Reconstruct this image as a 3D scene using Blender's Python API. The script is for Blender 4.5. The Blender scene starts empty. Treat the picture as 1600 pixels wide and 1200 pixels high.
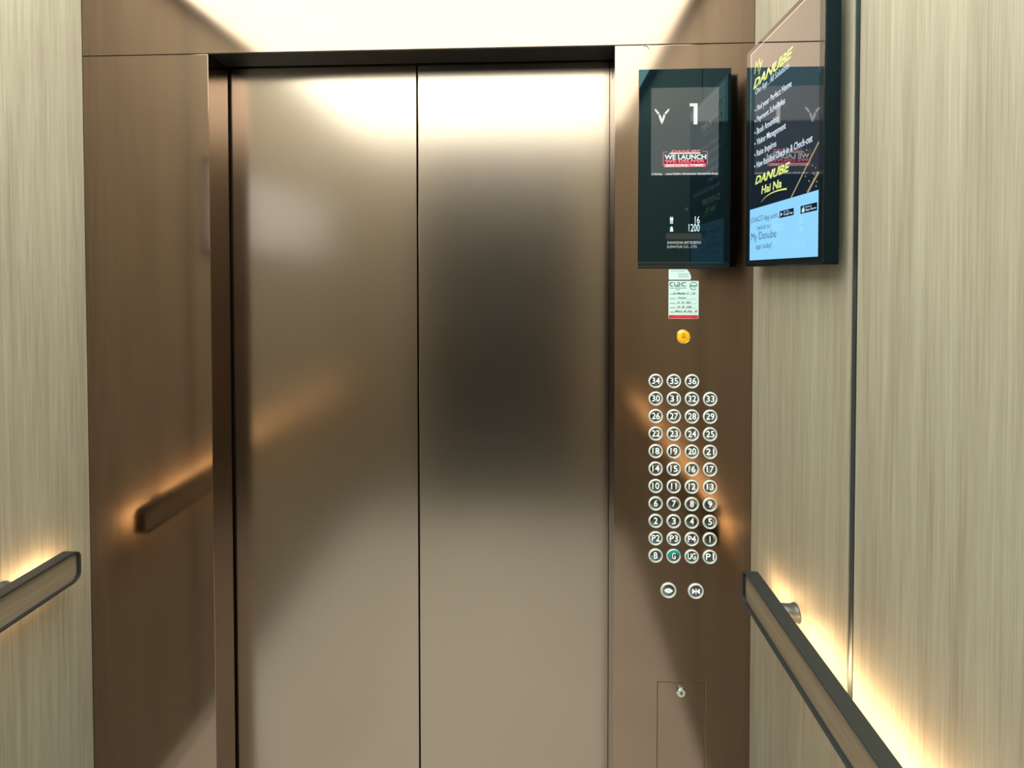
import bpy, bmesh, math, random
from mathutils import Matrix, Vector
random.seed(7)
S = bpy.context.scene
COL = S.collection
# ------------------------------------------------------------------ camera
W, D, H = 1.65, 1.65, 2.44          # car width, depth, ceiling height (front wall plane y = 0, car towards -y)
cam_d = bpy.data.cameras.new('camera'); cam = bpy.data.objects.new('camera', cam_d); COL.objects.link(cam)
FPX, PX, PY = 737.30, 808.86, 439.45
cam_d.sensor_fit = 'HORIZONTAL'; cam_d.sensor_width = 36.0
cam_d.lens = FPX / 1600 * 36.0
cam_d.shift_x = (800 - PX) / 1600
cam_d.shift_y = (PY - 600) / 1600
cam_d.clip_start = 0.01
yaw, pitch, roll = 0.0409, -0.0177, 0.0007
base = Matrix.Rotation(yaw, 3, 'Z') @ Matrix.Rotation(pitch, 3, 'X') @ Matrix.Rotation(roll, 3, 'Y')
R = base @ Matrix(((1, 0, 0), (0, 0, -1), (0, 1, 0)))
cam.matrix_world = Matrix.Translation((1.1366, -1.1446, 1.5576)) @ R.to_4x4()
S.camera = cam
# ------------------------------------------------------------------ world, exposure
w = bpy.data.worlds.new('world'); S.world = w; w.use_nodes = True
w.node_tree.nodes['Background'].inputs[0].default_value = (0, 0, 0, 1)
S.view_settings.view_transform = 'Standard'; S.view_settings.look = 'None'
S.view_settings.gamma = 1; S.view_settings.use_curve_mapping = False
S.view_settings.exposure = 0.0
CEIL_STRENGTH = 6.3
LED_STRENGTH = 26.0

# ------------------------------------------------------------------ materials
def new_mat(name):
    m = bpy.data.materials.new(name); m.use_nodes = True
    return m, m.node_tree.nodes, m.node_tree.links, m.node_tree.nodes['Principled BSDF']
def c4(c): return (c[0], c[1], c[2], 1)
def plain(name, col, rough=.5, metal=0, emit=None, es=0, coat=0, ior=1.5, noise=0):
    m, n, l, b = new_mat(name)
    b.inputs['Base Color'].default_value = c4(col); b.inputs['Roughness'].default_value = rough
    b.inputs['Metallic'].default_value = metal; b.inputs['IOR'].default_value = ior
    if coat: b.inputs['Coat Weight'].default_value = coat; b.inputs['Coat Roughness'].default_value = .02
    if emit: b.inputs['Emission Color'].default_value = c4(emit); b.inputs['Emission Strength'].default_value = es
    if noise:
        t = n.new('ShaderNodeTexNoise'); t.inputs['Scale'].default_value = 30
        mr = n.new('ShaderNodeMapRange'); mr.inputs[3].default_value = rough - noise; mr.inputs[4].default_value = rough + noise
        l.new(t.outputs[0], mr.inputs[0]); l.new(mr.outputs[0], b.inputs['Roughness'])
    return m
def metal_sheet(name, col, rough, var=.02):
    """coloured stainless sheet with slight waviness and fine bead blasting"""
    m, n, l, b = new_mat(name)
    b.inputs['Base Color'].default_value = c4(col); b.inputs['Metallic'].default_value = 1
    g = n.new('ShaderNodeNewGeometry')
    t = n.new('ShaderNodeTexNoise'); t.inputs['Scale'].default_value = 5
    l.new(g.outputs['Position'], t.inputs['Vector'])
    mr = n.new('ShaderNodeMapRange'); mr.inputs[3].default_value = rough - var; mr.inputs[4].default_value = rough + var
    l.new(t.outputs[0], mr.inputs[0]); l.new(mr.outputs[0], b.inputs['Roughness'])
    t2 = n.new('ShaderNodeTexNoise'); t2.inputs['Scale'].default_value = 2.2; t2.inputs['Detail'].default_value = 0
    l.new(g.outputs['Position'], t2.inputs['Vector'])
    bp = n.new('ShaderNodeBump'); bp.inputs['Strength'].default_value = .05; bp.inputs['Distance'].default_value = .02
    l.new(t2.outputs[0], bp.inputs['Height']); l.new(bp.outputs[0], b.inputs['Normal'])
    return m
def wood(name, along='Z', light=(.41, .378, .298), dark=(.262, .222, .165), scale=1.0):
    m, n, l, b = new_mat(name)
    g = n.new('ShaderNodeNewGeometry')
    def layer(s, stretch, detail, rough=.6, dist=0):
        mp = n.new('ShaderNodeMapping')
        sc = [s, s, s]; sc['XYZ'.index(along)] = s * stretch
        mp.inputs['Scale'].default_value = sc
        l.new(g.outputs['Position'], mp.inputs['Vector'])
        t = n.new('ShaderNodeTexNoise'); t.inputs['Scale'].default_value = 1
        t.inputs['Detail'].default_value = detail; t.inputs['Roughness'].default_value = rough
        t.inputs['Distortion'].default_value = dist
        l.new(mp.outputs[0], t.inputs['Vector']); return t
    a = layer(26 * scale, .035, 3, .55, .3); c = layer(150 * scale, .018, 4, .7); d = layer(500 * scale, .012, 2, .6)
    def mix(x, y, f):
        mm = n.new('ShaderNodeMix'); mm.data_type = 'FLOAT'; mm.inputs[0].default_value = f
        l.new(x, mm.inputs[2]); l.new(y, mm.inputs[3]); return mm.outputs[0]
    v = mix(mix(a.outputs[0], c.outputs[0], .55), d.outputs[0], .35)
    cr = n.new('ShaderNodeValToRGB')
    cr.color_ramp.elements[0].position = .36; cr.color_ramp.elements[0].color = c4(dark)
    cr.color_ramp.elements[1].position = .62; cr.color_ramp.elements[1].color = c4(light)
    l.new(v, cr.inputs[0]); l.new(cr.outputs[0], b.inputs['Base Color'])
    b.inputs['Roughness'].default_value = .5
    b.inputs['Specular IOR Level'].default_value = .35
    bp = n.new('ShaderNodeBump'); bp.inputs['Strength'].default_value = .12; bp.inputs['Distance'].default_value = .001
    l.new(c.outputs[0], bp.inputs['Height']); l.new(bp.outputs[0], b.inputs['Normal'])
    return m
def marble(name):
    m, n, l, b = new_mat(name)
    g = n.new('ShaderNodeNewGeometry'); t = n.new('ShaderNodeTexNoise')
    t.inputs['Scale'].default_value = 2.5; t.inputs['Detail'].default_value = 8; t.inputs['Distortion'].default_value = 1.2
    l.new(g.outputs['Position'], t.inputs['Vector'])
    cr = n.new('ShaderNodeValToRGB')
    cr.color_ramp.elements[0].position = .42; cr.color_ramp.elements[0].color = (.84, .86, .86, 1)
    cr.color_ramp.elements[1].position = .56; cr.color_ramp.elements[1].color = (.90, .92, .92, 1)
    l.new(t.outputs[0], cr.inputs[0]); l.new(cr.outputs[0], b.inputs['Base Color'])
    b.inputs['Roughness'].default_value = .25
    return m

M_BRONZE = metal_sheet('bronze_sheet', (.290, .208, .160), .14)
M_DOOR = metal_sheet('bronze_blasted', (.375, .308, .258), .235)
M_WOOD = wood('oak_veneer')
M_RAILWOOD = wood('oak_inset', 'Y', (.32, .25, .18), (.20, .15, .10), 1.6)
M_FLOOR = marble('white_marble')
M_GUN = plain('gunmetal', (.035, .042, .045), .36, .25, noise=.05)
M_BRACKET = plain('bracket_metal', (.10, .11, .11), .4, .6)
M_SOFFIT_SHADE = plain('soffit_shade', (.012, .012, .014), .45)
M_CHANNEL = plain('dark_metal_channel', (.16, .20, .22), .45, 1)
M_DARK = plain('dark_void', (.01, .01, .01), .8)
M_CEIL = plain('ceiling_white', (.7, .7, .68), .6)
M_LIGHT = plain('ceiling_diffuser', (.8, .8, .8), .5, emit=(.95, 1, .88), es=CEIL_STRENGTH)
M_LED = plain('warm_led', (.9, .8, .6), .5, emit=(1, .66, .33), es=LED_STRENGTH)
M_STEEL = plain('satin_steel', (.62, .62, .60), .28, 1)
M_BACK = plain('person_stand_in', (.045, .045, .048), .3, 0, coat=.5)
M_GLASS = plain('black_glass', (.004, .009, .012), .02, ior=1.5)
M_LCD = plain('lcd_grey', (.01, .012, .013), .04, emit=(.055, .072, .075), es=1, ior=1.5)
M_WHITE_E = plain('white_pixels', (.02, .02, .02), .1, emit=(1, 1, .95), es=.85)
M_CYAN_E = plain('pale_blue_print', (.3, .4, .42), .3, emit=(.55, .8, .85), es=.55)
M_GREY_P = plain('grey_print', (.35, .36, .36), .3, emit=(.5, .5, .48), es=.2)
M_RED_E = plain('red_pixels', (.03, .005, .005), .1, emit=(.9, .06, .10), es=1, coat=1)
M_RED2_E = plain('pink_pixels', (.03, .005, .005), .1, emit=(1, .20, .26), es=1, coat=1)
M_DKRED_E = plain('dark_red_pixels', (.02, .002, .004), .1, emit=(.22, .0, .02), es=1, coat=1)
M_AD_DARK = plain('advert_navy', (.004, .006, .012), .02, emit=(.005, .009, .018), es=1, coat=1, ior=2.1)
M_AD_BLUE = plain('advert_pale_blue', (.02, .02, .02), .04, emit=(.27, .66, .98), es=1.0, ior=1.4)
M_AD_WHITE = plain('advert_white_text', (.02, .02, .02), .04, emit=(.62, .80, 1.0), es=1.0, coat=1)
M_AD_YEL = plain('advert_lime_text', (.02, .02, .02), .04, emit=(.74, .88, .20), es=1.05, coat=1)
M_AD_GOLD = plain('advert_gold', (.02, .02, .02), .04, emit=(.42, .34, .16), es=1.0, coat=1)
M_AD_TEXT = plain('advert_dark_text', (.01, .02, .05), .04, emit=(.02, .09, .20), es=1.0, coat=1)
M_AD_BADGE = plain('advert_badge', (.0, .0, .0), .04, emit=(.005, .012, .035), es=1, coat=1)
def teal(m, lev):
    p = m.node_tree.nodes['Principled BSDF']; p.inputs['Specular Tint'].default_value = (.45, .85, 1, 1); p.inputs['Specular IOR Level'].default_value = lev
teal(M_GLASS, .42)
M_BEZEL = plain('bezel_black', (.008, .010, .012), .08, coat=.6)
M_CASE = plain('casing_black', (.003, .008, .010), .4); teal(M_CASE, .22)
M_LIT_EDGE = plain('lit_edge', (.7, .72, .74), .2, 1)
M_RING = plain('button_ring', (.74, .79, .80), .3, 0)
M_CAP = plain('button_mirror', (.24, .26, .27), .18, 1)
M_NUM = plain('button_white', (.75, .82, .82), .4, emit=(.8, .95, .95), es=.75)
M_TEAL = plain('button_teal', (.0, .32, .26), .25, emit=(.0, .35, .28), es=.25)
M_AMBER = plain('amber_dome', (.95, .46, .01), .15, emit=(1, .5, .0), es=.22, coat=1)
M_BROWN = plain('bell_print', (.22, .09, .0), .4)
M_STICK = plain('sticker_paper', (.66, .86, .86), .5)
M_INK = plain('sticker_ink', (.10, .22, .24), .6)
M_INK2 = plain('sticker_ink_dark', (.02, .07, .09), .6)
M_RED = plain('sticker_red', (.75, .03, .06), .5)
M_REDINK = plain('sticker_red_ink', (.30, .0, .01), .5)
M_POSTER = plain('poster_grey', (.75, .76, .82), .5)

# ------------------------------------------------------------------ mesh helpers
def link(name, bm, mats, parent=None, smooth=False):
    me = bpy.data.meshes.new(name); bm.normal_update(); bm.to_mesh(me); bm.free()
    for m in (mats if isinstance(mats, (list, tuple)) else [mats]): me.materials.append(m)
    if smooth:
        for p in me.polygons: p.use_smooth = True
    o = bpy.data.objects.new(name, me); COL.objects.link(o)
    if parent: o.parent = parent; o.matrix_parent_inverse = Matrix.Identity(4)
    return o
def place(o, parent=None):
    """moves an object's origin to the middle of its mesh, keeping the mesh where it is"""
    me = o.data
    c = sum((v.co for v in me.vertices), Vector()) / max(1, len(me.vertices))
    me.transform(Matrix.Translation(-c)); o.location = c
    if o.parent: o.location = c - o.parent.matrix_world.translation if False else c
    return o
def box(bm, x0, x1, y0, y1, z0, z1, bev=0, mi=0):
    t = bmesh.new()
    vs = [t.verts.new((x, y, z)) for x in (x0, x1) for y in (y0, y1) for z in (z0, z1)]
    for f in ((0, 1, 3, 2), (4, 6, 7, 5), (0, 4, 5, 1), (2, 3, 7, 6), (0, 2, 6, 4), (1, 5, 7, 3)):
        t.faces.new([vs[i] for i in f])
    bmesh.ops.recalc_face_normals(t, faces=t.faces)
    if bev: bmesh.ops.bevel(t, geom=list(t.edges), offset=bev, segments=2, profile=.6, affect='EDGES', clamp_overlap=True)
    for f in t.faces: f.material_index = mi
    merge(bm, t)
def merge(bm, t):
    me = bpy.data.meshes.new('tmp'); t.to_mesh(me); t.free(); bm.from_mesh(me); bpy.data.meshes.remove(me)
def prism(bm, pts, to3, d0, d1, mi=0, bev=0):
    """closed 2D outline pts, extruded between depths d0 and d1; to3(a, b, d) -> xyz"""
    t = bmesh.new()
    a = [t.verts.new(to3(p[0], p[1], d0)) for p in pts]; b = [t.verts.new(to3(p[0], p[1], d1)) for p in pts]
    t.faces.new(a); t.faces.new(list(reversed(b)))
    for i in range(len(pts)):
        j = (i + 1) % len(pts); t.faces.new([a[i], b[i], b[j], a[j]])
    bmesh.ops.recalc_face_normals(t, faces=t.faces)
    if bev: bmesh.ops.bevel(t, geom=list(t.edges), offset=bev, segments=2, profile=.6, affect='EDGES', clamp_overlap=True)
    for f in t.faces: f.material_index = mi
    merge(bm, t)
def rounded(a0, a1, b0, b1, r, n=6, corners=(1, 1, 1, 1)):
    pts = []
    for k, (cx, cy, s) in enumerate(((a1 - r, b1 - r, 0), (a0 + r, b1 - r, 90), (a0 + r, b0 + r, 180), (a1 - r, b0 + r, 270))):
        if not corners[k]:
            pts.append(((a1, b1), (a0, b1), (a0, b0), (a1, b0))[k]); continue
        for i in range(n + 1):
            t = math.radians(s + 90 * i / n); pts.append((cx + r * math.cos(t), cy + r * math.sin(t)))
    return pts
def lathe(bm, prof, seg=40, mi=0):
    """profile (radius, height) turned about the -y axis"""
    t = bmesh.new(); rings = []
    for r, h in prof:
        if r < 1e-7: rings.append([t.verts.new((0, -h, 0))])
        else: rings.append([t.verts.new((r * math.cos(2 * math.pi * i / seg), -h, r * math.sin(2 * math.pi * i / seg))) for i in range(seg)])
    for A, B in zip(rings, rings[1:]):
        for i in range(seg):
            j = (i + 1) % seg
            f = [A[i % len(A)], A[j % len(A)], B[j % len(B)], B[i % len(B)]]
            g = []
            for v in f:
                if v not in g: g.append(v)
            if len(g) > 2: t.faces.new(g)
    bmesh.ops.recalc_face_normals(t, faces=t.faces)
    for f in t.faces: f.material_index = mi
    merge(bm, t)
TC = {}
def text_bm(bm, s, a0, a1, b0, b1, to3, d0, d1, shear=0, fat=0, mi=0, bold=False):
    """the string s fitted to the box a0..a1, b0..b1 of a plane and given a small thickness"""
    cu = bpy.data.curves.new('t', 'FONT'); cu.body = s; cu.size = 1; cu.offset = fat; cu.resolution_u = 3
    o = bpy.data.objects.new('t', cu); COL.objects.link(o)
    bpy.context.view_layer.update()
    dg = bpy.context.evaluated_depsgraph_get(); me = bpy.data.meshes.new_from_object(o.evaluated_get(dg))
    bpy.data.objects.remove(o); bpy.data.curves.remove(cu)
    xs = [v.co.x + shear * v.co.y for v in me.vertices]; ys = [v.co.y for v in me.vertices]
    x0, x1, y0, y1 = min(xs), max(xs), min(ys), max(ys)
    t = bmesh.new(); t.from_mesh(me); bpy.data.meshes.remove(me)
    ext = bmesh.ops.extrude_face_region(t, geom=list(t.faces))
    top = set(v for v in ext['geom'] if isinstance(v, bmesh.types.BMVert))
    for v in t.verts:
        a = a0 + (v.co.x + shear * v.co.y - x0) / (x1 - x0) * (a1 - a0)
        b = b0 + (v.co.y - y0) / (y1 - y0) * (b1 - b0)
        v.co = to3(a, b, d1 if v in top else d0)
    bmesh.ops.recalc_face_normals(t, faces=t.faces)
    for f in t.faces: f.material_index = mi
    merge(bm, t)
def front(a, b, d): return Vector((a, -d, b))                       # plane of the front wall, d towards the car
XD = W - .0411
def disp(a, b, d): return Vector((XD - d, -(a + .0745), b))         # plane of the wall display, d towards the car

def tag(o, label=None, cat=None, group=None, kind=None):
    for k, v in (('label', label), ('category', cat), ('group', group), ('kind', kind)):
        if v: o[k] = v
    return o
def empty(name, loc):
    o = bpy.data.objects.new(name, None); COL.objects.link(o); o.location = loc; o.empty_display_size = .05
    bpy.context.view_layer.update(); return o
def struct(name, bm, mats): return tag(link(name, bm, mats), kind='structure')
def part(name, bm, mats, root, smooth=False):
    """mesh given in world coordinates, parented to root (parts are moved into the root's frame)"""
    o = link(name, bm, mats, None, smooth)
    bpy.context.view_layer.update()
    off = root.matrix_world.translation.copy()
    o.data.transform(Matrix.Translation(-off)); o.parent = root
    bpy.context.view_layer.update()
    return o

# ------------------------------------------------------------------ the car shell
OX0, OX1, OZ = .3235, 1.3226, 2.1         # door opening
JD = .074                                 # depth of the front returns
b = bmesh.new(); box(b, -.02, W + .02, -D, .12, -.03, 0); struct('floor', b, M_FLOOR)
b = bmesh.new(); box(b, OX0 - .1, OX1 + .1, .004, .11, 0, .004, .0008)
for k in range(3): box(b, OX0 - .1, OX1 + .1, .02 + k * .022, .026 + k * .022, .004, .006, .0005)
struct('trim_1', b, M_STEEL)              # door sill
b = bmesh.new(); box(b, OX0, OX1, .002, .074, OZ - .0004, OZ + .0007, .0002); struct('trim_4', b, M_SOFFIT_SHADE)   # black plate added to paint the shade under the header
b = bmesh.new(); box(b, 0, OX0, 0, JD, .001, OZ - .0008, .0011); box(b, 0, W, 0, JD, OZ + .0008, H, .0011)
struct('wall_front', b, M_BRONZE)
SEAM = [(-.3509, -.3662), (-1.288, -1.3033)]
def side_wall(name, x, sx, tn):
    b = bmesh.new()
    ys = [0.0] + [v for s in SEAM for v in s] + [-D]
    for i in range(0, len(ys), 2): box(b, min(x, x + sx * .012), max(x, x + sx * .012), ys[i + 1], ys[i], .065, H, .0012)
    struct(name, b, M_WOOD)
    b = bmesh.new()
    box(b, min(x + sx * .0121, x + sx * .03), max(x + sx * .0121, x + sx * .03), -D, 0, 0, H)
    for y1, y0 in SEAM:
        box(b, min(x + sx * .0022, x + sx * .0121), max(x + sx * .0022, x + sx * .0121), y0 + .0050, y1 - .0008, .065, H)
        box(b, min(x + sx * .0030, x + sx * .0121), max(x + sx * .0030, x + sx * .0121), y0 + .0004, y0 + .0050, .065, H, 0, 1)
    struct(tn, b, [M_CHANNEL, M_DARK])
    b = bmesh.new(); box(b, min(x, x + sx * .012), max(x, x + sx * .012), -D, 0, 0, .0645, .001)
    struct('baseboard_' + name.split('_')[1], b, M_STEEL)
side_wall('wall_left', 0, -1, 'trim_2'); side_wall('wall_right', W, 1, 'trim_3')
b = bmesh.new()
for x0, x1, mi in ((0, .395, 0), (.405, 1.385, 1), (1.395, W, 0)): box(b, x0, x1, -D - .012, -D, .065, H, .0012, mi)  # dark middle panel is added, in place of a person's dark reflection in the doors
box(b, 0, W, -D - .03, -D - .0121, 0, H, 0, 2)
struct('wall_back', b, [M_WOOD, M_BACK, M_CHANNEL])
b = bmesh.new(); box(b, 0, W, -D - .012, -D, 0, .0645, .001); struct('baseboard_back', b, M_STEEL)
b = bmesh.new(); box(b, -.03, W + .03, -D - .03, .1, H, H + .03); struct('ceiling', b, M_CEIL)
# luminous ceiling
t = empty('ceiling_light', (W / 2, -D / 2, H - .02)); tag(t, 'wide white luminous ceiling panel mirrored in the header above the doors', 'ceiling light')
b = bmesh.new(); box(b, .035, W - .035, -D + .035, -.035, H - .018, H - .012, .001); part('diffuser', b, M_LIGHT, t)
b = bmesh.new()
for r in ((.015, W - .015, -.035, -.015), (.015, W - .015, -D + .015, -D + .035), (.015, .035, -D + .035, -.035), (W - .035, W - .015, -D + .035, -.035)):
    box(b, r[0], r[1], r[2], r[3], H - .022, H - .0005, .001)
part('frame', b, M_GUN, t)
# doors
DY = .082
b = bmesh.new(); box(b, OX0 - .06, .8220, DY, DY + .03, .008, OZ + .05, .0014); struct('door_1', b, M_DOOR)
b = bmesh.new(); box(b, .8262, OX1 + .06, DY, DY + .03, .008, OZ + .05, .0014); struct('door_2', b, M_DOOR)
b = bmesh.new(); box(b, -.02, W + .02, .125, .135, 0, H); box(b, OX0 - .2, OX1 + .2, .11, .125, OZ + .06, H); struct('wall_shaft', b, M_DARK)

# ------------------------------------------------------------------ control panel column
cp = empty('control_panel', (1.4863, 0, 0))
tag(cp, 'tall bronze car operating panel with black screen and round floor buttons right of the doors', 'control panel')
FX0, FX1, FZ1, FZ0 = 1.4298, 1.5444, .5622, .20
b = bmesh.new()
xs = [OX1, FX0, FX1, W]; zs = [.001, FZ0, FZ1, OZ - .0008]
g = {(i, j): b.verts.new((x, 0, z)) for i, x in enumerate(xs) for j, z in enumerate(zs)}
fs = [b.faces.new([g[i, j], g[i + 1, j], g[i + 1, j + 1], g[i, j + 1]]) for i in range(3) for j in range(3) if (i, j) != (1, 1)]
ex = bmesh.ops.extrude_face_region(b, geom=fs)
for v in ex['geom']:
    if isinstance(v, bmesh.types.BMVert): v.co.y = JD
bmesh.ops.recalc_face_normals(b, faces=b.faces)
sharp = [e for e in b.edges if len(e.link_faces) == 2 and e.calc_face_angle() > 1 and all(abs(v.co.y) < 1e-6 for v in e.verts)]
bmesh.ops.bevel(b, geom=sharp, offset=.0010, segments=2, profile=.6, affect='EDGES')
plate = part('face_plate', b, M_BRONZE, cp)
# service door
b = bmesh.new(); box(b, FX0 + .0006, FX1 - .0006, .0002, .012, FZ0 + .0006, FZ1 - .0006, .0006)
flap = part('service_door', b, M_BRONZE, cp)
b = bmesh.new(); lathe(b, [(0, 0), (.0104, 0), (.0104, .0035), (.0096, .0045), (.0046, .0045), (.0042, .0038), (0, .0038)], 32)
box(b, -.0045, .0045, -.0042, 0, .0088, .0145, .001)
for v in b.verts: v.co += Vector((1.4856, 0, .5392))
lk = link('lock', b, plain('key_chrome', (.85, .88, .88), .25, 1)); tag(lk, 'silver round key lock')
bpy.context.view_layer.update(); lk.data.transform(Matrix.Translation(-cp.location)); lk.parent = flap
b = bmesh.new(); box(b, -.0008, .0008, -.0052, -.0037, -.0032, .0032); lathe(b, [(0, .0040), (.0022, .0040), (.0022, .0049), (0, .0049)], 16)
for v in b.verts: v.co += Vector((1.4862, 0, .5392)) - cp.location
k = link('keyhole', b, M_DARK); k.parent = flap      # sits on the lock, so a sibling of it

# screen
GX0, GX1, GZ0, GZ1 = 1.3790, 1.5948, 1.5675, 2.0410
b = bmesh.new(); box(b, GX0, GX1, -.0030, .0, GZ0 + .0155, GZ1, .0006)
glass = part('display_glass', b, M_GLASS, cp)
b = bmesh.new()
box(b, GX0, GX1, -.0030, .0, GZ0 + .0060, GZ0 + .0148, .0008); box(b, GX0, GX1, -.0022, .0, GZ0, GZ0 + .0054, .0008)
part('sill_strip', b, plain('sill_black', (.02, .03, .035), .25, .6), cp)
def sub(name, bm, mats, par, label=None):
    o = link(name, bm, mats); o.data.transform(Matrix.Translation(-cp.location)); o.parent = par
    if label: o['label'] = label
    return o
b = bmesh.new(); prism(b, [(1.4080, 1.7893), (1.5662, 1.7893), (1.5662, 1.9965), (1.4080, 1.9965)], front, .0030, .0032)
sub('screen', b, M_LCD, glass, 'grey lit screen')
E0, E1 = .0032, .0034
b = bmesh.new()
# down arrow made of two split feathers
prism(b, [(1.4335, 1.9105), (1.4375, 1.9190), (1.4415, 1.9310), (1.4375, 1.9350), (1.4335, 1.9230)], front, E0, E1)
prism(b, [(1.4335, 1.9105), (1.4335, 1.9230), (1.4290, 1.9350), (1.4250, 1.9310), (1.4290, 1.9190)], front, E0, E1)
prism(b, [(1.4245, 1.9330), (1.4275, 1.9372), (1.4205, 1.9450), (1.4158, 1.9480), (1.4175, 1.9420)], front, E0, E1)
prism(b, [(1.4422, 1.9330), (1.4495, 1.9420), (1.4515, 1.9480), (1.4465, 1.9450), (1.4392, 1.9372)], front, E0, E1)
sub('direction_arrow', b, M_WHITE_E, glass, 'white down arrow')
b = bmesh.new(); prism(b, [(1.5075, 1.9093), (1.5166, 1.9093), (1.5166, 1.9590), (1.4983, 1.9590), (1.4983, 1.9520), (1.5075, 1.9520)], front, E0, E1)
sub('floor_number', b, M_WHITE_E, glass, 'white digit 1')
b = bmesh.new()
ax0, ax1 = 1.4358, 1.5410
for r in ((ax0, ax0 + .0016, 1.8130, 1.8455), (ax1 - .0016, ax1, 1.8135, 1.8460), (ax0, 1.4480, 1.8440, 1.8455), (1.5285, ax1, 1.8445, 1.8460)):
    prism(b, [(r[0], r[2]), (r[1], r[2]), (r[1], r[3]), (r[0], r[3])], front, E0, E1, 1)
prism(b, [(1.4400, 1.8165), (1.5375, 1.8165), (1.5375, 1.8265), (1.4400, 1.8265)], front, E0, E1, 3)
prism(b, [(1.4385, 1.8088), (1.5365, 1.8093), (1.5365, 1.8168), (1.4385, 1.8163)], front, E0, E1, 2)
prism(b, [(1.4500, 1.8400), (1.5230, 1.8400), (1.5245, 1.8428), (1.4525, 1.8428)], front, E0, E1, 0)
text_bm(b, 'DANUBE', 1.4545, 1.5255, 1.8428, 1.8492, front, E0, E1, .35, .02, 2)
text_bm(b, 'WE LAUNCH', 1.4400, 1.5375, 1.8268, 1.8385, front, E0, E1 + .0001, 0, .03, 0)
text_bm(b, 'WE DELIVER', 1.4410, 1.5345, 1.8190, 1.8262, front, E1, E1 + .0001, 0, .03, 2)
text_bm(b, 'BEFORE TIME', 1.4435, 1.5315, 1.8098, 1.8158, front, E1, E1 + .0001, 0, .02, 0)
sub('advert_banner', b, [M_WHITE_E, plain('banner_pink', (.02, .01, .01), .1, emit=(.55, .22, .27), es=1), M_RED2_E, M_DKRED_E], glass, 'red and white banner WE LAUNCH WE DELIVER BEFORE TIME')
b = bmesh.new()
text_bm(b, '17-03-Sun', 1.4102, 1.4345, 1.7905, 1.7952, front, E0, E1, 0, .02)
text_bm(b, 'control Building Administration Operated the Group', 1.4425, 1.5650, 1.7895, 1.7955, front, E0, E1, 0, .02)
sub('ticker_line', b, M_WHITE_E, glass)
b = bmesh.new()
for px in (1.4553, 1.4590):
    prism(b, rounded(px - .0009, px + .0009, 1.6890, 1.6912, .0008, 4), front, .0030, .0032)
    prism(b, [(px - .0020, 1.6820), (px + .0020, 1.6820), (px + .0020, 1.6892), (px - .0020, 1.6892)], front, .0030, .0032)
    for s in (-1, 1): prism(b, [(px + s * .0008 - .0006, 1.6745), (px + s * .0008 + .0006, 1.6745), (px + s * .0008 + .0006, 1.6822), (px + s * .0008 - .0006, 1.6822)], front, .0030, .0032)
sub('person_symbol', b, M_CYAN_E, glass, 'pale blue two person symbol')
b = bmesh.new(); text_bm(b, '16', 1.5120, 1.5235, 1.6738, 1.6920, front, .0030, .0032, 0, .01); sub('capacity_number', b, M_CYAN_E, glass, 'pale blue number 16')
b = bmesh.new()
prism(b, [(1.4535, 1.6558), (1.4612, 1.6558), (1.4605, 1.6655), (1.4590, 1.6668), (1.4557, 1.6668), (1.4542, 1.6655)], front, .0030, .0032)
prism(b, rounded(1.4562, 1.4585, 1.6664, 1.6684, .0009, 4), front, .0030, .0032)
sub('weight_symbol', b, M_CYAN_E, glass, 'pale blue weight symbol')
b = bmesh.new(); text_bm(b, '1200', 1.4975, 1.5235, 1.6555, 1.6738, front, .0030, .0032, 0, .01); sub('capacity_number', b, M_CYAN_E, glass, 'pale blue number 1200')
b = bmesh.new()
text_bm(b, 'SHANGHAI MITSUBISHI', 1.4473, 1.5265, 1.6258, 1.6328, front, .0030, .0032, 0, .01)
text_bm(b, 'ELEVATOR CO., LTD.', 1.4473, 1.5185, 1.6155, 1.6225, front, .0030, .0032, 0, .01)
sub('maker_print', b, M_GREY_P, glass)
b = bmesh.new(); prism(b, [(1.4440, 1.6375), (1.5280, 1.6375), (1.5280, 1.6515), (1.4440, 1.6515)], front, .0030, .00305)
sub('sensor_window', b, plain('sensor_grey', (.02, .025, .024), .3), glass)
b = bmesh.new()
pr = [(1.4922 + .0035 * math.cos(a * math.pi / 10), 1.7092 + .0035 * math.sin(a * math.pi / 10)) for a in range(20)]
prism(b, pr, front, .0030, .00305); sub('sensor_eye', b, plain('sensor_eye_grey', (.03, .035, .035), .3), glass)

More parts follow.
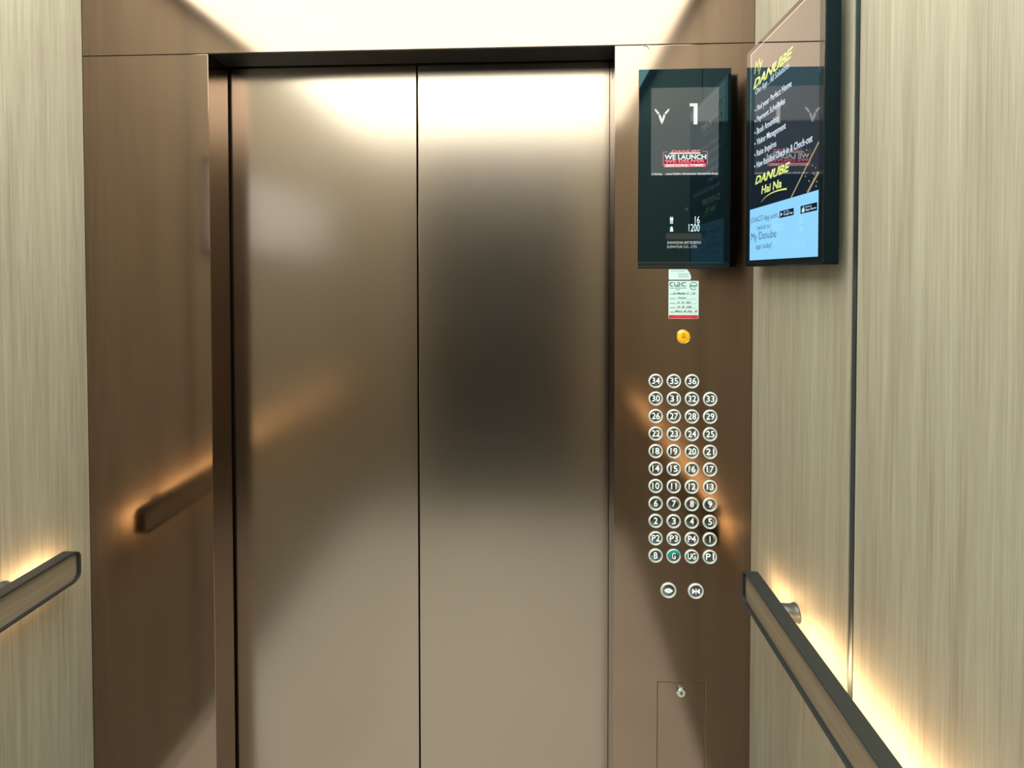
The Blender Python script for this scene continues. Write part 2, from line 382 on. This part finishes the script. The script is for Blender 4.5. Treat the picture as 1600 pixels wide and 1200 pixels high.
# ------------------------------------------------------------------ floor buttons
def button_meshes(r):
    b = bmesh.new(); s = r / .0171
    lathe(b, [(.0000, .0020), (.0060 * s, .0019), (.0110 * s, .0015), (.0134 * s, .0010), (.0138 * s, .0008), (.0138 * s, 0), (0, 0)], 40)
    cap = link('tmpcap', b, M_CAP, smooth=True)
    b = bmesh.new()
    lathe(b, [(.0137 * s, 0), (.0137 * s, .0031), (.0141 * s, .0038), (.0150 * s, .0041), (.0161 * s, .0036), (.0170 * s, .0022), (.0173 * s, 0), (.0137 * s, 0)], 48)
    ring = link('tmpring', b, M_RING, smooth=True)
    return cap, ring
capm, ringm = button_meshes(.0171)
capb, ringb = button_meshes(.0188)
def make_button(x, z, cap, ring, glyph, label, sym=None):
    o = cap.copy(); COL.objects.link(o); o.name = 'push_button'; o.parent = cp; o.location = (x - cp.location.x, 0, z); o['label'] = label
    r = ring.copy(); COL.objects.link(r); r.name = 'ring'; r.parent = o
    b = bmesh.new()
    if sym: sym(b)
    else:
        wd = {1: .0088, 2: .0186}[len(glyph)]
        if glyph == 'I': wd = .0019
        if glyph == '11': wd = .0125
        if glyph.startswith('1') and len(glyph) == 2 and glyph != '11': wd = .0160
        text_bm(b, glyph, -wd / 2, wd / 2, -.0064, .0086, front, .0022, .0030, 0, -.002)
    nobj = link('numeral' if not sym else 'symbol', b, M_NUM); nobj.parent = o
    return o
ROWS = [['34', '35', '36'], ['30', '31', '32', '33'], ['26', '27', '28', '29'], ['22', '23', '24', '25'], ['18', '19', '20', '21'],
        ['14', '15', '16', '17'], ['10', '11', '12', '13'], ['6', '7', '8', '9'], ['2', '3', '4', '5'], ['P2', 'P3', 'P4', 'I'], ['B', 'G', 'UG', 'P1']]
for r, row in enumerate(ROWS):
    z = 1.2971 - r * (1.2971 - .8728) / 10
    for c, gl in enumerate(row):
        x = 1.4222 + c * .0430 + r * .00016
        lab = 'round metal floor button marked ' + ('1' if gl == 'I' else gl)
        o = make_button(x, z, capm, ringm, gl, lab if gl != 'G' else 'round floor button marked G with a teal upper half')
        if gl == 'G':
            b = bmesh.new()
            an = [math.radians(18 + 12 * i) for i in range(15)]
            pts = [(.0160 * math.cos(a), .0160 * math.sin(a)) for a in an] + [(.0080 * math.cos(a), .0080 * math.sin(a) + .002) for a in reversed(an)]
            prism(b, pts, front, .0034, .0043)
            q = link('teal_crescent', b, M_TEAL); q.parent = o  # teal arc over the upper half of the cap, faintly emissive
def sym_open(b):
    prism(b, [(-.0103, 0), (-.0020, .0062), (-.0020, -.0062)], front, .0020, .0030); prism(b, [(.0103, 0), (.0020, .0062), (.0020, -.0062)], front, .0020, .0030)
    prism(b, [(-.0006, -.006), (.0006, -.006), (.0006, .006), (-.0006, .006)], front, .0020, .0030)
def sym_close(b):
    prism(b, [(-.0012, 0), (-.0088, .0065), (-.0088, -.0065)], front, .0020, .0030); prism(b, [(.0012, 0), (.0088, .0065), (.0088, -.0065)], front, .0020, .0030)
    prism(b, [(-.0007, -.0075), (.0007, -.0075), (.0007, .0075), (-.0007, .0075)], front, .0020, .0030)
make_button(1.4549, .7885, capb, ringb, '', 'round door open button with two outward arrows', sym_open)
make_button(1.5202, .7885, capb, ringb, '', 'round door close button with two inward arrows', sym_close)
for t_ in (capm, ringm, capb, ringb): bpy.data.objects.remove(t_)
# alarm button
b = bmesh.new(); lathe(b, [(0, .0046), (.0060, .0044), (.0110, .0036), (.0142, .0024), (.0150, .0010), (.0150, 0), (0, 0)], 40)
al = link('alarm_button', b, M_AMBER, smooth=True); al.parent = cp; al.location = (1.4872 - cp.location.x, 0, 1.4045); al['label'] = 'amber round alarm button with a bell'
b = bmesh.new(); lathe(b, [(.0149, 0), (.0149, .0020), (.0158, .0028), (.0170, .0020), (.0174, 0), (.0149, 0)], 40)
rg = link('ring', b, plain('amber_ring', (.95, .72, .30), .25, 1), smooth=True); rg.parent = al
b = bmesh.new()
oo = [(-.0052, -.0030), (-.0038, -.0012), (-.0036, .0030), (-.0022, .0058), (0, .0070), (.0022, .0058), (.0036, .0030), (.0038, -.0012), (.0052, -.0030)]
ii = [(p[0] * .68, p[1] * .72 + .0004) for p in oo]
for i in range(len(oo)):
    j = (i + 1) % len(oo); prism(b, [oo[i], oo[j], ii[j], ii[i]], front, .0036, .0049)
prism(b, [(-.0016, -.0045), (.0016, -.0045), (.0016, -.0030), (-.0016, -.0030)], front, .0036, .0048)
for v in b.verts: v.co.z += .0016
bl = link('bell_symbol', b, M_BROWN); bl.parent = al

# ------------------------------------------------------------------ stickers on the panel
def bar(b, x0, x1, z0, z1, d0, d1, mi=0): prism(b, [(x0, z0), (x1, z0), (x1, z1), (x0, z1)], front, d0, d1, mi)
st = empty('sticker', (1.478, -.0002, 1.553)); tag(st, 'small pale sticker with clipped corner directly under the black screen', 'sticker')
b = bmesh.new()
X0, X1, Z0, Z1 = 1.4518, 1.5044, 1.5411, 1.5660
pts = [(X0 + .001, Z0), (X1 - .002, Z0), (X1, Z0 + .002), (X1, Z0 + .008), (X1 - .0035, Z0 + .017), (X1 - .009, Z1), (X0 + .001, Z1), (X0, Z1 - .001), (X0, Z0 + .001)]
prism(b, pts, front, .0002, .0005); part('paper', b, M_STICK, st)
b = bmesh.new()
bar(b, 1.4560, 1.4900, 1.5615, 1.5622, .0005, .0006)
for i in range(4):
    zz = 1.5562 - i * .0030
    x = 1.4750
    while x < 1.4985 - (.002 if i == 0 else 0):
        wv = random.uniform(.0015, .0045); bar(b, x, min(x + wv, 1.4995), zz - .0009, zz, .0005, .0006); x += wv + .0006
part('print', b, M_INK, st)
s2 = empty('sticker', (1.4872, -.0002, 1.493)); tag(s2, 'pale inspection sticker with handwritten lines and red strip above the amber button', 'sticker')
X0, X1, Z0, Z1 = 1.4517, 1.5228, 1.4475, 1.5382
b = bmesh.new(); prism(b, rounded(X0, X1, Z0, Z1, .0015, 4), front, .0002, .0005); part('paper', b, M_STICK, s2)
b = bmesh.new(); bar(b, X0 + .0006, X1 - .0006, Z0 + .0006, Z0 + .0088, .0005, .0006, 0)
text_bm(b, '24/7', X0 + .003, X0 + .014, Z0 + .0030, Z0 + .0062, front, .0006, .0007, 0, .02, 1)
text_bm(b, 'CIAC', X0 + .033, X0 + .038, Z0 + .0030, Z0 + .0058, front, .0006, .0007, 0, .02, 1)
text_bm(b, 'U.A.E.', X0 + .055, X0 + .067, Z0 + .0030, Z0 + .0062, front, .0006, .0007, 0, .02, 1)
part('red_strip', b, [M_RED, M_REDINK], s2)
b = bmesh.new()
def px(u): return X0 + (u - 130) / 1330 * (X1 - X0)      # local layout of the sticker
def pz(v): return Z1 - (v - 125) / (1330) * (X1 - X0)
def stroke(b, pts, wd, d0=.0005, d1=.0006, mi=0):
    for (ax, ay), (bx, by) in zip(pts, pts[1:]):
        L = math.hypot(bx - ax, by - ay) or 1e-9; nx, ny = -(by - ay) / L * wd / 2, (bx - ax) / L * wd / 2
        ex, ey = (bx - ax) / L * wd * .3, (by - ay) / L * wd * .3
        prism(b, [(ax - ex + nx, ay - ey + ny), (bx + ex + nx, by + ey + ny), (bx + ex - nx, by + ey - ny), (ax - ex - nx, ay - ey - ny)], front, d0, d1, mi)
def cshape(u0, u1, v0, v1):
    cu, cv, ru, rv = u1 - (u1 - u0) * .35, (v0 + v1) / 2, (u1 - u0) * .65, (v1 - v0) / 2
    return [(px(u1), pz(v0))] + [(px(cu - ru * math.sin(a)), pz(cv - rv * math.cos(a))) for a in [math.pi * i / 10 for i in range(11)]] + [(px(u1), pz(v1))]
stroke(b, cshape(190, 320, 200, 360), .0022); stroke(b, cshape(700, 890, 200, 360), .0022)
stroke(b, [(px(390), pz(200)), (px(390), pz(300)), (px(410), pz(345)), (px(450), pz(360)), (px(510), pz(360)), (px(525), pz(300)), (px(620), pz(290)), (px(625), pz(240)), (px(590), pz(205)), (px(520), pz(205))], .0022)
stroke(b, [(px(520), pz(360)), (px(640), pz(360))], .0022)
cc = [(px(1235 + 160 * math.cos(math.radians(a))), pz(355 - 165 * math.sin(math.radians(a)))) for a in range(10, 325, 15)]
stroke(b, cc, .0017); bar(b, px(1090), px(1385), pz(375), pz(320), .0005, .0006); bar(b, px(1190), px(1345), pz(425), pz(405), .0005, .0006)
for v, u0, u1 in ((450, 190, 900), (530, 460, 620)):
    u = u0
    while u < u1:
        wv = random.uniform(30, 90); bar(b, px(u), px(min(u + wv, u1)), pz(v + 14), pz(v - 22), .0005, .0006); u += wv + 14
rows = [(715, ['Dr Mazafer Z', '1.8'], 340, 1300), (920, ['Pamper'], 540, 930), (1125, ['15', '03', '2025'], 520, 1100), (1325, ['14', '03', '2026'], 520, 1150), (1520, ['Mon B Ali', 'M'], 420, 1390)]
for v, words, u0, u1 in rows:
    bar(b, px(190), px(1385), pz(v + 22), pz(v + 12), .0005, .0006)
    u = 190
    while u < 400:
        wv = random.uniform(30, 80); bar(b, px(u), px(min(u + wv, 410)), pz(v + 10), pz(v - 14), .0005, .0006); u += wv + 14
    tot = sum(len(x) for x in words) + (len(words) - 1) * 1.6; cu = u0
    for wd_ in words:
        ww = (u1 - u0) * len(wd_) / tot
        text_bm(b, wd_, px(cu), px(cu + ww), pz(v + 5), pz(v - 80), front, .0005, .0007, .25, .015, 1); cu += ww + (u1 - u0) * 1.6 / tot
part('print', b, [M_INK, M_INK2], s2)

# ------------------------------------------------------------------ chipped film on the header seam, slot in the right return
b = bmesh.new()
stroke(b, [(1.3905, 2.0965), (1.3985, 2.0972), (1.4025, 2.0900)], .0016, 0.0, .0004, 0)
stroke(b, [(1.4060, 2.0985), (1.4040, 2.0925)], .0014, 0.0, .0004, 1)
stroke(b, [(1.3870, 2.0982), (1.4090, 2.0985)], .0010, 0.0, .0004, 1)
part('chipped_film', b, [plain('chip_dark', (.08, .06, .05), .6), plain('chip_light', (.75, .68, .5), .5)], cp)
b = bmesh.new(); box(b, OX1 - .0003, OX1 + .0005, .030, .036, 2.035, 2.062)
part('slot', b, M_DARK, cp)

# ------------------------------------------------------------------ wall display on the right wall
ad = empty('wall_display', (XD, -.20, 1.57)); tag(ad, 'black framed portrait advertising display on the right oak wall beside the panel', 'display')
Y0, Y1, ZA, ZB = -.0205, .2705, 1.5712, 2.0500          # in display u and z
b = bmesh.new(); prism(b, rounded(Y0, Y1, ZA, ZB, .004, 4), disp, -.0010, -.0250, 0, .0008); casing = part('casing', b, M_CASE, ad)
b = bmesh.new(); prism(b, rounded(Y0 + .001, Y1 - .001, ZA + .001, ZB - .001, .004, 4), disp, -.0008, .0006, 0, .0004); part('front_glass', b, M_BEZEL, ad)
b = bmesh.new(); box(b, XD + .0251, W, -.275, -.125, 1.66, 1.96, .001); part('wall_mount', b, M_CASE, ad)
b = bmesh.new()
U0, U1, Q0, Q1 = .0022, .2565, 1.5848, 2.0362
prism(b, [(U0 - .0022, Q0), (U0, Q0), (U0, Q1), (U0 - .0022, Q1)], disp, .0006, .0010)
prism(b, [(U0 - .0022, Q1), (U1, Q1), (U1, Q1 + .0022), (U0 - .0022, Q1 + .0022)], disp, .0006, .0010)
part('lit_edge', b, M_LIT_EDGE, ad)  # bright strip painting the ceiling light caught on the bezel edge
b = bmesh.new()
prism(b, [(U0, 1.6965), (U1, 1.6965), (U1, Q1), (U0, Q1)], disp, .0006, .0009, 0)
prism(b, [(U0, Q0), (U1, Q0), (U1, 1.6965), (U0, 1.6965)], disp, .0006, .0009, 1)
scr = part('screen', b, [M_AD_DARK, M_AD_BLUE], ad)
G0, G1 = .0009, .0011
def dsub(name, bm, mats, label=None):
    o = link(name, bm, mats); o.data.transform(Matrix.Translation(-ad.location)); o.parent = scr
    if label: o['label'] = label
    return o
def dtext(s, u0, u1, z0, z1, mat, shear=0, fat=.0, name='lettering'):
    b = bmesh.new(); text_bm(b, s, u0, u1, z0, z1, disp, G0, G1, shear, fat); return dsub(name, b, mat)
dtext('My', .0185, .0560, 1.9795, 2.0115, M_AD_YEL, .35, -.004)
dtext('DANUBE', .0141, .1733, 1.9560, 1.9755, M_AD_YEL, .35, .03)
dtext('One App . All Solutions', .0240, .1600, 1.9370, 1.9540, M_AD_WHITE, .1, 0)
z_ = 1.9025
for s, u1, zb, zt in (('Find your Perfect Home', .1690, 1.8990, 1.9160), ('Payment Schedules', .1465, 1.8760, 1.8925), ('Book Amenities', .1240, 1.8538, 1.8675),
                      ('Visitor Management', .1500, 1.8268, 1.8440), ('Raise Inquires', .1150, 1.8028, 1.8200), ('New Resident Check-in & Check-out', .2375, 1.7820, 1.7955)):
    dtext(s, .0325, u1, zb, zt, M_AD_WHITE, 0, .004)
    zc = zt - .0075; b = bmesh.new(); prism(b, [(.0236 + .0022 * math.cos(a), zc + .0022 * math.sin(a)) for a in [i * math.pi / 5 for i in range(10)]], disp, G0, G1); dsub('bullet', b, M_AD_YEL)
dtext('DANUBE', .0254, .1660, 1.7473, 1.7648, M_AD_YEL, .3, .03)
dtext('Hai Na', .0547, .1365, 1.7225, 1.7392, M_AD_YEL, .15, .02)
def dstroke(pts, wd, mat, name, taper=False):
    b = bmesh.new(); n = len(pts)
    for i, ((ax, ay), (bx, by)) in enumerate(zip(pts, pts[1:])):
        wi = wd * ((i + 1) / n) if taper else wd
        L = math.hypot(bx - ax, by - ay); nx, ny = -(by - ay) / L * wi / 2, (bx - ax) / L * wi / 2
        prism(b, [(ax + nx, ay + ny), (bx + nx, by + ny), (bx - nx, by - ny), (ax - nx, ay - ny)], disp, G0, G1)
    return dsub(name, b, mat)
sw = []
for i in range(13):
    t_ = i / 12; sw.append((.055 * (1 - t_) ** 2 + 2 * .085 * t_ * (1 - t_) + .1556 * t_ ** 2, 1.7062 * (1 - t_) ** 2 + 2 * 1.7240 * t_ * (1 - t_) + 1.7161 * t_ ** 2))
dstroke(sw, .0038, M_AD_YEL, 'swoosh', True)
dstroke([(.2565, 1.7765), (.2188, 1.7419), (.1717, 1.6972)], .0030, M_AD_GOLD, 'gold_stroke')
dstroke([(.2565, 1.7262), (.2386, 1.7102), (.2240, 1.6970)], .0045, M_AD_GOLD, 'gold_stroke')
b = bmesh.new()
for u, z in ((.2202, 1.7721), (.2390, 1.7411), (.2439, 1.7250), (.2348, 1.7076), (.2498, 1.7038), (.2290, 1.7164), (.2480, 1.7350), (.2180, 1.7270), (.2420, 1.7180), (.2520, 1.7110)):
    b = bmesh.new(); r = random.uniform(.0008, .0017); prism(b, [(u + r * math.cos(a), z + r * math.sin(a)) for a in [i * math.pi / 4 for i in range(8)]], disp, G0, G1); dsub('gold_spark', b, M_AD_GOLD)
dtext('(OVACITI App users,', .0080, .1255, 1.6625, 1.6785, M_AD_TEXT, 0, -.004)
dtext('switch to', .0376, .0935, 1.6488, 1.6590, M_AD_TEXT, 0, -.004)
dtext('My Danube', .0100, .1180, 1.6225, 1.6445, M_AD_TEXT, 0, -.004)
dtext('app today!', .0320, .1010, 1.6050, 1.6200, M_AD_TEXT, 0, -.004)
for (u0, u1, z0, z1, l1, l2) in ((.1303, .1808, 1.6637, 1.6768, 'GET IT ON', 'Google Play'), (.2035, .2535, 1.6627, 1.6765, 'Download on the', 'App Store')):
    b = bmesh.new(); prism(b, [(u0, z0), (u1, z0), (u1, z1), (u0, z1)], disp, G0, G1, 0)
    if l2[0] == 'G': prism(b, [(u0 + .004, z0 + .0025), (u0 + .0115, (z0 + z1) / 2), (u0 + .004, z1 - .0025)], disp, G1, G1 + .0001, 1)
    else:
        prism(b, [(u0 + .0085 + .0045 * math.cos(a) * (1 - .15 * math.sin(a)), z0 + .0058 + .0045 * math.sin(a)) for a in [i * math.pi / 8 for i in range(16)]], disp, G1, G1 + .0001, 1)
        prism(b, [(u0 + .008, z0 + .0102), (u0 + .0095, z0 + .0102), (u0 + .0110, z0 + .0125), (u0 + .009, z0 + .0122)], disp, G1, G1 + .0001, 1)
    text_bm(b, l1, u0 + .015, u0 + .034, z1 - .0048, z1 - .0022, disp, G1, G1 + .0001, 0, 0, 1)
    text_bm(b, l2, u0 + .015, u1 - .003, z0 + .0020, z0 + .0072, disp, G1, G1 + .0001, 0, .01, 1)
    dsub('store_badge', b, [M_AD_BADGE, M_AD_WHITE])

# ------------------------------------------------------------------ handrails with warm light behind
RZ0, RZ1 = .838, .911
def handrail(x, sx, yend, label, brackets):
    """x wall plane, sx direction into the car"""
    def P(a, b_, d): return Vector((x + sx * d, a, b_))
    root = empty('handrail', (x, yend, RZ0)); tag(root, label, 'handrail')
    ya, yb = -1.56, yend
    o_ = rounded(ya, yb, RZ0, RZ1, .019, 8); i_ = rounded(ya + .0042, yb - .0042, RZ0 + .0042, RZ1 - .0042, .0148, 8)
    b = bmesh.new(); n = len(o_); V = {}
    for k in range(n):
        for nm, p, d in (('of', o_[k], .0645), ('ob', o_[k], .0360), ('if', i_[k], .0645), ('ib', i_[k], .0360)): V[nm, k] = b.verts.new(P(p[0], p[1], d))
    for k in range(n):
        j = (k + 1) % n
        for A, B in (('of', 'ob'), ('ob', 'ib'), ('ib', 'if'), ('if', 'of')): b.faces.new([V[A, k], V[A, j], V[B, j], V[B, k]])
    bmesh.ops.recalc_face_normals(b, faces=b.faces)
    ed = [e for e in b.edges if e.calc_face_angle(0) > 1.2 and abs(abs(e.verts[0].co.x - x) - .0645) < 1e-5 and abs(abs(e.verts[1].co.x - x) - .0645) < 1e-5]
    bmesh.ops.bevel(b, geom=ed, offset=.0007, segments=2, profile=.5, affect='EDGES')
    part('band', b, M_GUN, root)
    i2 = rounded(ya + .0044, yb - .0044, RZ0 + .0044, RZ1 - .0044, .0146, 8)
    b = bmesh.new(); prism(b, i2, P, .0400, .0565, 0); part('wood_inset', b, M_RAILWOOD, root)
    b = bmesh.new(); prism(b, rounded(ya + .02, yb - .012, .8620, .8860, .004, 3), P, .0370, .0395, 0); part('light_strip', b, M_LED, root)
    for yb_ in brackets:
        b = bmesh.new(); lathe(b, [(0, 0), (.0180, 0), (.0180, .002), (.0165, .0045), (.0160, .0120), (.0158, .0400), (0, .0400)], 28)
        m = Matrix.Rotation(math.radians(90 if sx > 0 else -90), 4, 'Z')      # -y axis -> +x or -x
        for v in b.verts: v.co = m @ v.co + Vector((x, yb_, .884))
        part('bracket', b, M_BRACKET, root, True)
handrail(0, 1, -.088, 'oak and gunmetal handrail with warm backlight on the left wall', (-.2000, -.83, -1.45))
handrail(W, -1, -.100, 'oak and gunmetal handrail with warm backlight on the right wall below the display', (-.2000, -.83, -1.45))

# ------------------------------------------------------------------ pale notice on the left wall, seen only as a blurred mirror image
nt = empty('notice_board', (0, -.82, 1.64)); tag(nt, 'pale grey wide notice on the left wall, mirrored in the left door', 'notice')
b = bmesh.new(); box(b, 0, .008, -1.22, -.44, 1.64, 1.94, .001); part('panel', b, M_POSTER, nt)
b = bmesh.new()
for r in ((-1.235, -1.221, 1.626, 1.954), (-.439, -.425, 1.626, 1.954), (-1.221, -.439, 1.626, 1.639), (-1.221, -.439, 1.941, 1.954)): box(b, 0, .012, r[0], r[1], r[2], r[3], .001)
part('frame', b, M_GUN, nt)
